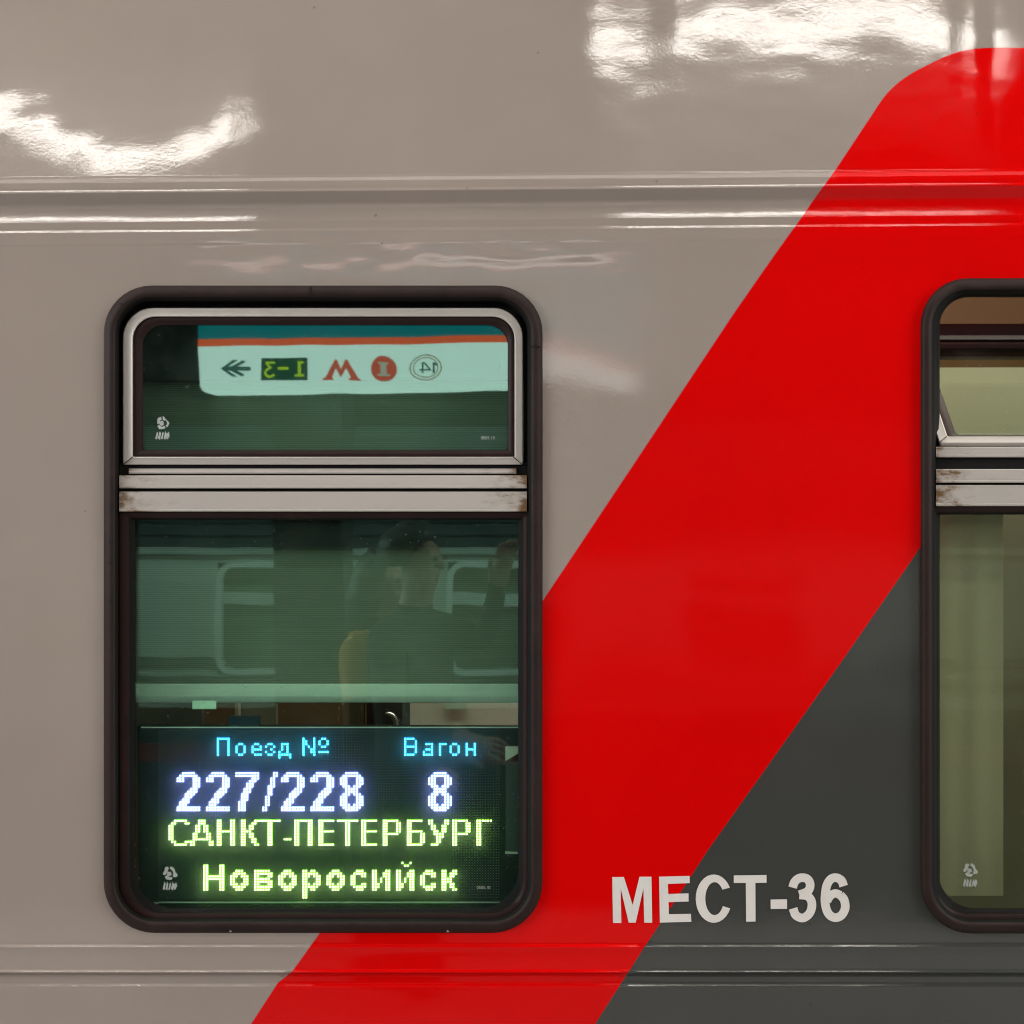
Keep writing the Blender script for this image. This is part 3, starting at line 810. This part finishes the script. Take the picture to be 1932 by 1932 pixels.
for e in (80, 89):
    runs(D, {r: [e, e + 1, e + 5, e + 6] for r in range(2, 10)}, R0); runs(D, {3: [e + 4], 4: [e + 4], 5: [e + 3], 6: [e + 3], 7: [e + 2], 8: [e + 2]}, R0)
runs(D, {-1: [91, 94], 0: [92, 93]}, R0)
runs(D, {r: [106, 107] for r in range(2, 10)}, R0)
runs(D, {2: [110, 111], 3: [109, 110, 111], 4: [109, 110], 5: [108, 109], 6: [108, 109], 7: [109, 110], 8: [109, 110], 9: [110, 111]}, R0)

YD = 0.040                                                                # face of the display board
K = 1932.0 / 2651.0
def led_px(c, r): return ((412.0 + 6.925 * c) * K, (1892.0 + 6.835 * r) * K)
P1 = at(*led_px(1, 0), YD) - at(*led_px(0, 0), YD)
PITCH_M = P1.length
def led_mesh(cells, rad, tall, n=8):
    """Round lenses; the sloping rims (second material) throw coloured light along the board."""
    m = MB()
    for c, r in sorted(cells):
        p = at(*led_px(c, r), YD)
        ring = lambda q, y: [(p.x + q * math.cos(2 * math.pi * k / n), p.y - y, p.z + q * math.sin(2 * math.pi * k / n)) for k in range(n)]
        m.loft([ring(rad, 0.0), ring(rad * 0.98, tall * 0.3), ring(rad * 0.76, tall)], True, mi=1)
        m.loft([ring(rad * 0.76, tall), ring(rad * 0.3, tall * 1.06)], True, False, True)
    return m
display = thing('led_display', 'lit dot matrix route display standing behind the lower pane of the closed window', 'display', at(620, 1712, YD))
hs = MB()
hs.pxbox(262, 1374, 996, 1722, YD, YD + 0.022)
BOARD = mat('black_display_board', (0.020, 0.024, 0.024), 0.5, 0, 0.2)
hs.build('housing', BOARD, display, 0)
edge = MB()
bar(edge, 266, 996, [(1371.2, YD - 0.010), (1373.4, YD - 0.010), (1374.2, YD + 0.022), (1371.5, YD + 0.022)])
bar(edge, 262, 300, [(1703, YD - 0.004), (1705, YD - 0.004), (1706, YD + 0.0), (1702, YD + 0.0)])
bar(edge, 300, 960, [(1702, YD - 0.004), (1703.5, YD - 0.004), (1704.5, YD + 0.0), (1701, YD + 0.0)])
edge.build('cover_edge', mat('clear_acrylic_edge', (0.62, 0.66, 0.62), 0.25), display, 30)
br = MB(); br.pxbox(431, 1353.5, 488, 1374, YD - 0.002, YD + 0.012)
br.build('bracket', mat('dark_blue_bracket', (0.012, 0.03, 0.05), 0.35), display, 0)
sd = MB(); sd.pxbox(954, 1437, 990, 1606, YD - 0.009, YD - 0.003); sd.pxbox(953, 1608, 990, 1611, YD - 0.010, YD - 0.004, 1)
sd.poly(lift([(953.5, 1408), (979, 1408), (985, 1408), (985, 1417), (953.5, 1436)], YD - 0.010), 1)
sd.build('side_strip', [mat('smoky_plastic_strip', (0.06, 0.07, 0.07), 0.3), mat('grey_white_plastic', (0.62, 0.62, 0.56), 0.5)], display, 0)
dots = {(c, r) for c in range(128) for r in range(64)}
def cols(cells, a, b): return {c for c in cells if a <= c[0] <= b}
CY, WH, YG_ = ((0.20, 0.85, 1.0), 4.2, (0.0, 0.36, 1.0), 10.0), ((1.0, 0.80, 0.92), 5.0, (0.12, 0.16, 1.0), 12.0), ((1.0, 0.78, 0.66), 5.5, (0.30, 0.74, 0.0), 7.0)
texts = [('heading_text', cols(head_train, 0, 52), CY, 'cyan word heading the train number'), ('heading_text', cols(head_train, 53, 70), CY, 'cyan number sign'),
         ('heading_text', head_car, CY, 'cyan word heading the carriage number'),
         ('number_text', num_train, WH, 'white train number 227/228'), ('number_text', num_car, WH, 'single white digit 8'),
         ('destination_text', dest_a, YG_, 'yellow green capitals of the first city'), ('destination_text', dest_b, YG_, 'yellow green name of the second city')]
LEDMAT = {}
for nm, cells, (c0, e0, c1, e1), lab in texts:
    dots -= cells
    if nm not in LEDMAT:
        LEDMAT[nm] = [emit(nm + '_lamp', c0, e0), emit(nm + '_side_glow', c1, e1 * LED_POWER)]
        LEDMAT[nm][0].node_tree.nodes['Principled BSDF'].inputs['Base Color'].default_value = (0.7, 0.7, 0.7, 1)
    o = led_mesh(cells, PITCH_M * 0.45, 0.0022).build(nm, LEDMAT[nm], display, 0)
    o['label'] = lab
cov = bpy.data.materials.new('hazy_acrylic_cover'); cov.use_nodes = True
cov.node_tree.nodes.clear()
_o = N(cov, 'ShaderNodeOutputMaterial'); _t = N(cov, 'ShaderNodeBsdfTransparent'); _l = N(cov, 'ShaderNodeBsdfTranslucent'); _m = N(cov, 'ShaderNodeMixShader')
_l.inputs['Color'].default_value = (0.9, 0.9, 0.9, 1); _m.inputs[0].default_value = 0.14
link(cov, _t.outputs[0], _m.inputs[1]); link(cov, _l.outputs[0], _m.inputs[2]); link(cov, _m.outputs[0], _o.inputs['Surface'])
cs = MB(); cs.quad(*lift([(264, 1722), (996, 1722), (996, 1373.5), (264, 1373.5)], YD - 0.0125))
cs.build('cover_sheet', cov, display, 0)
um = MB()
for c, r in sorted(dots):
    p = at(*led_px(c, r), YD); q = PITCH_M * 0.135
    um.add([(p.x - q, p.y - 0.0002, p.z - q), (p.x + q, p.y - 0.0002, p.z - q), (p.x + q, p.y - 0.0002, p.z + q), (p.x - q, p.y - 0.0002, p.z + q), (p.x, p.y - 0.0010, p.z)], [(0, 1, 4), (1, 2, 4), (2, 3, 4), (3, 0, 4)])
um.build('unlit_dots', mat('pale_unlit_lens', (0.30, 0.36, 0.35), 0.35), display, 0)

# ------------------------------------------------------------------ curtain in the right window
cu = MB()
rows = []
for j in range(2):
    v = (900, 1690)[j]
    row = []
    for i in range(61):
        u = 1745 + (1893 - 1745) * i / 60
        yy = 0.12 + 0.0008 * math.sin(i * 0.26 + 0.8)
        row.append(at(u, v, yy))
    rows.append(row)
cu.loft(rows, False)
tag(cu.build('curtain', mat('pale_olive_cloth', (0.38, 0.345, 0.28), 0.9), None, 80), 'pale olive curtain hanging straight behind the lower pane of the right window', 'curtain')

# ------------------------------------------------------------------ what the panes mirror: the platform behind the viewer
YG = 0.0225
def real(px, py, yv):
    """Real point whose mirror image in the panes lies at this pixel, yv behind the glass."""
    p = at(px, py, yv)
    return Vector((p.x, 2 * YG - yv, p.z))

tb = MB(); tb.box(-9, 9, -9.0, -2.85, -1.3, -1.1)
tb = tb.build('track_bed', mat('dark_ballast', (0.035, 0.032, 0.030), 0.9), None, 0); tb['kind'] = 'structure'
fl = MB(); fl.box(-9, 9, -2.85, -0.12, -1.1, 0.0)
pf = fl.build('platform', mat('pale_granite_paving', (0.55, 0.53, 0.51), 0.5), None, 0); pf['kind'] = 'structure'

# tube lights over the platform edge
TUBE = emit('tube_light', (1.0, 0.95, 0.88), TUBE_POWER)
REFL = mat('grey_reflector', (0.36, 0.35, 0.33), 0.6)
def ceiling_light(x0, x1):
    t = thing('ceiling_light', 'twin tube platform light, one of a row hung above the camera', 'light', ((x0 + x1) / 2, LAMP_Y, LAMP_Z), 'tube lights over the platform')
    h = MB()
    d = Vector((0, 1.8, -1.6)).normalized()                             # faces down towards the train
    s = Vector((0, d.z, -d.y))
    def pt(x, a, b): q = Vector((x, LAMP_Y, LAMP_Z)) + s * a + d * b; return q
    prof_ = [(-0.42, 0.03), (-0.40, 0.05), (-0.16, -0.06), (0.16, -0.06), (0.40, 0.05), (0.42, 0.03), (0.17, -0.10), (-0.17, -0.10)]
    h.loft([[pt(x0, a, b) for a, b in prof_], [pt(x1, a, b) for a, b in prof_]], True, True, True)
    h.build('reflector', REFL, t, 0)
    for a in (-0.026, 0.026):
        m = MB(); m.tube([pt(x0 + 0.02, a, 0.0), pt(x1 - 0.02, a, 0.0)], 0.015, 10)
        m.build('tube', TUBE, t, 50)
    return t
for x0, x1 in ((-4.84, -3.54), (-2.36, -1.05), (0.37, 1.80), (2.96, 4.36)):
    ceiling_light(x0, x1)

# hanging sign over the platform
SV = 2.49
def sg(u, v, dy=0.0):
    p = real(u, v - (u - 380) * 0.013, SV); return (p.x, p.y + dy, p.z)
SIGN = thing('hanging_sign', 'backlit white platform sign with teal band, arrow and metro M mirrored in the hopper pane', 'sign', sg(800, 600))
def sign_part(name, outlines, m, dy, back=None):
    mb = MB()
    for pts in outlines: mb.poly([sg(u, v, dy) for u, v in pts])
    if back:
        for pts in outlines:
            f = [sg(u, v, dy) for u, v in pts]; r = [(x, y - back, z) for x, y, z in f]
            mb.poly(r); mb.loft([f, r], True)
    return mb.build(name, m, SIGN, 0)
SW, SE = 380, 1212
sign_part('panel', [[(SE, 655), (SE, 741), (396, 743), (386, 738), (381, 728), (SW, 655)]], emit('sign_white', (1.0, 0.98, 0.94), 3.4), 0, 0.12)
sign_part('band', [[(SW, 641), (SW, 560), (SE, 560), (SE, 641)]], emit('sign_teal', (0.0, 0.42, 0.50), 1.3), 0, 0.12)
sign_part('stripe', [[(SW, 654.6), (SW, 641.4), (SE, 641.4), (SE, 654.6)]], emit('sign_orange', (1.0, 0.10, 0.03), 3.6), 0, 0.12)
DKG = emit('sign_dark_green', (0.04, 0.30, 0.25), 0.9); ORG = emit('sign_red', (1.0, 0.10, 0.05), 2.7)
def strokes(lines, w):
    out = []
    for pts in lines:
        l, r = ribbon(pts, w, 4)
        out += [[l[i], l[i + 1], r[i + 1], r[i]] for i in range(len(l) - 1)]
    return out
S0 = 0.013
def lv(o): return [[(u, v + (u - 380) * S0) for u, v in p] for p in o]
sign_part('arrow', lv([[(418, 696), (441, 681), (453, 680), (434, 692.5), (440, 692.5), (462, 681), (467, 684), (452, 692.5), (476, 693), (476, 700), (452, 700), (466, 708), (460, 711), (438, 700), (433, 700), (453, 712), (441, 711)]]), DKG, 0.004)
sign_part('number_box', lv([[(495, 677), (584, 677), (584, 718.5), (495, 718.5)]]), emit('sign_box_green', (0.02, 0.20, 0.10), 1.0), 0.004)
YEL = emit('sign_yellow_green', (0.62, 0.66, 0.02), 3.4)
sign_part('digit', lv([[(503, 684), (521, 684), (521, 688), (503, 688)], [(503, 688), (508, 688), (516, 696), (511, 697)]] + strokes([[(512, 696), (504, 701), (504, 708), (511, 712), (520, 708)]], 2.2)), YEL, 0.008)
sign_part('dash', lv([[(527, 694), (547, 694), (547, 699), (527, 699)]]), YEL, 0.008)
sign_part('digit', lv([[(566, 684), (572, 684), (572, 708), (566, 708)], [(572, 684), (577, 684), (577, 688), (572, 688)], [(560, 708), (578, 708), (578, 712), (560, 712)]]), YEL, 0.008)
sign_part('metro_letter', lv([[(609, 719), (609, 715), (614, 714), (633, 679), (637, 679), (645, 698), (653, 679), (657, 679), (676, 714), (681, 715), (681, 719), (659, 719), (659, 715), (663, 714), (655, 696), (646, 713), (644, 713), (635, 696), (628, 714), (631, 715), (631, 719)]]), ORG, 0.004)
circ = lambda cx, cy, rx, ry, n=28: [(cx + rx * math.cos(2 * math.pi * k / n), cy + ry * math.sin(2 * math.pi * k / n)) for k in range(n)]
sign_part('line_roundel', lv([circ(725.5, 696, 24, 24)]), ORG, 0.004)
PALE = emit('sign_pale', (1.0, 0.72, 0.62), 2.0)
sign_part('line_letter', lv([[(716, 684), (735, 684), (735, 688), (731, 688), (731, 706), (720, 706), (720, 688), (716, 688)], [(714, 706.2), (737, 706.2), (737, 710), (714, 710)]]), PALE, 0.008)
def ring_quads(cx, cy, rx, ry, t, n=28):
    a, b = circ(cx, cy, rx, ry, n), circ(cx, cy, rx - t, ry - t, n)
    return [[a[k], a[(k + 1) % n], b[(k + 1) % n], b[k]] for k in range(n)]
sign_part('ring', lv(ring_quads(804, 694, 30, 25, 2.6) + ring_quads(804, 694, 24, 20, 2.2)), emit('sign_tan', (0.85, 0.55, 0.38), 1.6), 0.004)
sign_part('ring_number', lv([[(817, 685), (821, 685), (821, 705), (817, 705)], [(821, 685), (827, 689), (826, 692), (821, 689)]] + strokes([[(798, 684), (798, 705)], [(799, 684), (812, 698)], [(792, 699), (814, 699)]], 1.6)), DKG, 0.008)

# pillar with a dark information box, on the platform
p0, p1 = real(515, 1000, 3.56), real(645, 1000, 3.56)
pil = MB(); pil.box(p0.x, p1.x, p0.y - 0.35, p0.y, -1.1, 3.6)
pillar = pil.build('platform_pillar', mat('dark_stone_cladding', (0.020, 0.026, 0.024), 0.35), None, 0)
tag(pillar, 'square dark pillar beyond the platform mirrored in the closed window', 'pillar')
q0, q1 = real(516, 1030, 3.5), real(643, 962, 3.5)
ib = MB(); ib.box(q0.x, q1.x, q0.y - 0.02, q0.y + 0.03, q0.z, q1.z); ib.build('information_box', mat('black_box', (0.004, 0.005, 0.005), 0.3), pillar, 0)

# train on the other side of the platform
OV = 4.63
oy = real(700, 1100, OV).y
def oz(v): return real(700, v, OV).z
opp = thing('commuter_train', 'grey green train on the next track with dark ribbed roof mirrored in the window', 'train', (0, oy - 1.4, 0))
wall = MB()
OBODY = mat('grey_green_train_paint', (0.40, 0.44, 0.40), 0.35)
ODARK = mat('dark_blue_green_roof_paint', (0.035, 0.055, 0.060), 0.4)
wx = [(real(a, 1100, OV).x, real(b, 1100, OV).x) for a, b in ((-20, 218), (410, 652), (845, 1087), (1280, 1522))]
zt, zb = oz(1062), oz(1272)
zr = oz(1034)
zk = oz(1335)
xs = [-7.0] + [q for w_ in wx for q in w_] + [7.0]
for i in range(len(xs) - 1):
    a, b = xs[i], xs[i + 1]
    if i % 2 == 0: wall.box(a, b, oy - 0.06, oy, zk, zr)
    else:
        wall.box(a, b, oy - 0.06, oy, zk, zb); wall.box(a, b, oy - 0.06, oy, zt, zr)
wall.build('body', OBODY, opp, 0)
sk = MB(); sk.box(-7, 7, oy - 0.06, oy - 0.01, -0.95, zk - 0.002); sk.build('skirt', mat('black_green_skirt', (0.012, 0.02, 0.02), 0.4), opp, 0)
sk = MB(); sk.box(-7, 7, oy - 0.009, oy + 0.004, oz(1440), oz(1405)); sk.build('red_band', mat('dark_red_band', (0.20, 0.02, 0.015), 0.4), opp, 0)
rf = MB()
for k in range(7):
    z0 = zr + 0.005 + k * 0.075
    rf.box(-7, 7, oy - 0.08, oy - 0.02 + (0.012 if k % 2 else 0.0), z0, z0 + 0.066)
rf.box(-7, 7, oy - 2.6, oy - 0.081, zr, zr + 0.75)
rf.build('ribbed_roof', ODARK, opp, 0)
rl_ = MB(); rl_.box(-7, 7, oy + 0.002, oy + 0.02, oz(1300), oz(1284)); [rl_.box(-7, 7, oy + 0.002, oy + 0.014, oz(v + h_), oz(v)) for v, h_ in ((1240, 3), (1252, 4), (1276, 3), (1046, 4))]
rl_.build('waist_rail', mat('dark_rail', (0.05, 0.07, 0.065), 0.4), opp, 0)
for a, b in wx:
    fr_ = MB()
    def rr_(d, y):
        pts = []
        r = 0.10 - d * 0.6
        for cx, cz, a0 in ((a + d + r, zt - d - r, 180), (b - d - r, zt - d - r, 270), (b - d - r, zb + d + r, 0), (a + d + r, zb + d + r, 90)):
            for k in range(7):
                an = math.radians(a0 + 15 * k); pts.append((cx + r * math.cos(an), y, cz - r * math.sin(an)))
        return pts
    fr_.loft([rr_(-0.002, oy - 0.03), rr_(-0.002, oy + 0.018), rr_(0.03, oy + 0.018), rr_(0.032, oy - 0.03)], True)
    w_ = fr_.build('window', mat('pale_window_frame', (0.62, 0.66, 0.64), 0.35), opp, 50)
    m = MB(); m.box(a, b, oy - 0.055, oy - 0.045, zb, zt); m.build('pane', mat('dull_green_pane', (0.10, 0.12, 0.08), 0.15), w_, 0)  # opaque dull green pane in one even colour
    m = MB(); m.box(a + 0.02, b - 0.02, oy - 0.04, oy - 0.01, oz(1142), oz(1120)); m.build('transom', mat('pale_transom', (0.5, 0.55, 0.52), 0.35), w_, 0)

# ------------------------------------------------------------------ two people on the platform, seen mirrored
SKIN = mat('skin', (0.42, 0.22, 0.16), 0.5)
HAIR = mat('dark_hair', (0.012, 0.010, 0.008), 0.5)
BLACKC = mat('dark_coat_cloth', (0.030, 0.034, 0.032), 0.85)
def orange_c(): return mat('orange_jacket_cloth', (0.72, 0.27, 0.04), 0.8)
TROU = mat('dark_trousers_cloth', (0.02, 0.022, 0.028), 0.85)

def skinned(name, joints, bones, mats, pick, parent):
    me = bpy.data.meshes.new(name + '_skeleton')
    names = list(joints)
    me.from_pydata([joints[n][0] for n in names], [(names.index(a), names.index(b)) for a, b in bones], [])
    o = bpy.data.objects.new(name, me); COL.objects.link(o)
    o.modifiers.new('skin', 'SKIN').use_smooth_shade = True
    for i, n in enumerate(names):
        r = joints[n][1]
        me.skin_vertices[0].data[i].radius = r if isinstance(r, tuple) else (r, r)
        me.skin_vertices[0].data[i].use_root = (n == 'pelvis')
    sub = o.modifiers.new('sub', 'SUBSURF'); sub.levels = 2; sub.render_levels = 2
    dg = bpy.context.evaluated_depsgraph_get()
    out = bpy.data.meshes.new_from_object(o.evaluated_get(dg))
    bpy.data.objects.remove(o); bpy.data.meshes.remove(me)
    for m in mats: out.materials.append(m)
    for p in out.polygons: p.material_index = pick(p.center); p.use_smooth = True
    b = bpy.data.objects.new(name, out); COL.objects.link(b)
    b.parent = parent
    return b

def person(loc, height, turn, label, coat, arms, hair_long):
    root = thing('person', label, 'person', loc)
    root.rotation_euler = (0, 0, turn)
    k = height / 1.75
    J = {'pelvis': ((0, 0, 0.95), (0.15, 0.11)), 'waist': ((0, 0, 1.10), (0.14, 0.10)), 'chest': ((0, 0.01, 1.30), (0.17, 0.115)), 'collar': ((0, 0.0, 1.43), (0.10, 0.075)),
         'neck': ((0, 0.01, 1.51), 0.055), 'jaw': ((0, 0.03, 1.575), (0.060, 0.070)), 'skull': ((0, 0.015, 1.66), (0.074, 0.092)), 'crown': ((0, 0.0, 1.715), (0.058, 0.072)),
         'nose_root': ((0, 0.085, 1.632), 0.018), 'nose': ((0, 0.118, 1.612), 0.012)}
    Bn = [('pelvis', 'waist'), ('waist', 'chest'), ('chest', 'collar'), ('collar', 'neck'), ('neck', 'jaw'), ('jaw', 'skull'), ('skull', 'crown'), ('skull', 'nose_root'), ('nose_root', 'nose')]
    for s, tg in ((-1, 'l'), (1, 'r')):
        J[tg + 'hip'] = ((s * 0.09, 0, 0.86), 0.095); J[tg + 'knee'] = ((s * 0.10, 0.01, 0.50), 0.062); J[tg + 'ankle'] = ((s * 0.10, -0.01, 0.10), 0.045); J[tg + 'toe'] = ((s * 0.12, 0.15, 0.035), 0.038)
        sh, el, wr = arms[tg]
        J[tg + 'shoulder'] = ((s * 0.185, 0, 1.40), 0.072); J[tg + 'elbow'] = (el, 0.048); J[tg + 'wrist'] = (wr, 0.032)
        d = (Vector(wr) - Vector(el)).normalized()
        pl = Vector(wr) + d * 0.07
        J[tg + 'palm'] = (tuple(pl), (0.036, 0.020))
        Bn += [('pelvis', tg + 'hip'), (tg + 'hip', tg + 'knee'), (tg + 'knee', tg + 'ankle'), (tg + 'ankle', tg + 'toe'), ('chest', tg + 'shoulder'), (tg + 'shoulder', tg + 'elbow'), (tg + 'elbow', tg + 'wrist'), (tg + 'wrist', tg + 'palm')]
        side = d.orthogonal().normalized(); cr = d.cross(side)
        for q in range(4):
            off = side * (q - 1.5) * 0.020
            L = (0.060, 0.075, 0.070, 0.055)[q]
            J[f'{tg}f{q}a'] = (tuple(pl + off + d * 0.035), 0.0095); J[f'{tg}f{q}b'] = (tuple(pl + off + d * (0.035 + L * 0.55) + cr * 0.008), 0.0085); J[f'{tg}f{q}c'] = (tuple(pl + off + d * (0.035 + L * 0.9) + cr * 0.030), 0.0075)
            Bn += [(tg + 'palm', f'{tg}f{q}a'), (f'{tg}f{q}a', f'{tg}f{q}b'), (f'{tg}f{q}b', f'{tg}f{q}c')]
        J[tg + 'th'] = (tuple(pl - d * 0.02 + side * -0.052 + cr * 0.010), 0.010); J[tg + 'th2'] = (tuple(pl + d * 0.025 + side * -0.062 + cr * 0.022), 0.009)
        Bn += [(tg + 'wrist', tg + 'th'), (tg + 'th', tg + 'th2')]
    J = {n: (tuple(c * k for c in p), tuple(x * k for x in r) if isinstance(r, tuple) else r * k) for n, (p, r) in J.items()}
    wl, wr_ = Vector(J['lwrist'][0]), Vector(J['rwrist'][0])
    def pick(c):
        if c.z > 1.475 * k and abs(c.x) < 0.14 and c.z > 1.49 * k: return 0
        if (c - wl).length < 0.02 or (c - wr_).length < 0.02: return 0
        for tg in 'lr':
            e, w = Vector(J[tg + 'elbow'][0]), Vector(J[tg + 'wrist'][0])
            if (c - w).dot((w - e).normalized()) > -0.01 and (c - w).length < 0.26: return 0
        if c.z < 0.88 * k or (hair_long and c.z < 1.24 * k): return 2
        return 1
    skinned('body', J, Bn, [SKIN, coat, TROU], pick, root)
    hm = MB()
    rings = []
    for i in range(9):
        t = i / 8
        zz = (1.775 - 0.155 * t if not hair_long else 1.775 - 0.36 * t) * k
        rad = 0.116 * math.sin(min(1, 0.15 + t * 1.5) * math.pi / 2) * k
        rings.append([(rad * 0.92 * math.cos(a), (0.004 - 0.02 * t) * k + rad * (1.06 if math.sin(a) < 0 else max(0.1, 1.04 - 0.95 * t)) * math.sin(a), zz) for a in [2 * math.pi * j / 18 for j in range(18)]])
    hm.loft(rings, True, True, True)
    me = hm.build('hair', HAIR, None, 60); me.parent = root
    for s in (-1, 1):
        ev = MB(); ev.tube([(s * 0.032 * k, 0.098 * k, 1.645 * k), (s * 0.032 * k, 0.108 * k, 1.645 * k)], [0.011 * k, 0.006 * k], 8)
        e = ev.build('eye', HAIR, None, 60); e.parent = root
    return root

pa = real(712, 1060, 2.05)
person((pa.x, pa.y, 0), 1.70, math.radians(-72), 'person with long dark hair in an orange topped jacket mirrored in the lower pane', orange_c(),
       {'l': (0, (-0.25, 0.05, 1.13), (-0.20, 0.25, 1.02)), 'r': (0, (0.25, 0.04, 1.12), (0.18, 0.24, 1.05))}, True)
pb = real(778, 1040, 1.78)
person((pb.x, pb.y - 0.05, 0), 1.80, math.radians(-68), 'person with short dark hair in a black coat raising one arm, mirrored in window', BLACKC,
       {'l': (0, (-0.26, 0.06, 1.14), (-0.20, 0.26, 1.10)), 'r': (0, (0.34, 0.10, 1.32), (0.26, 0.20, 1.56))}, False)
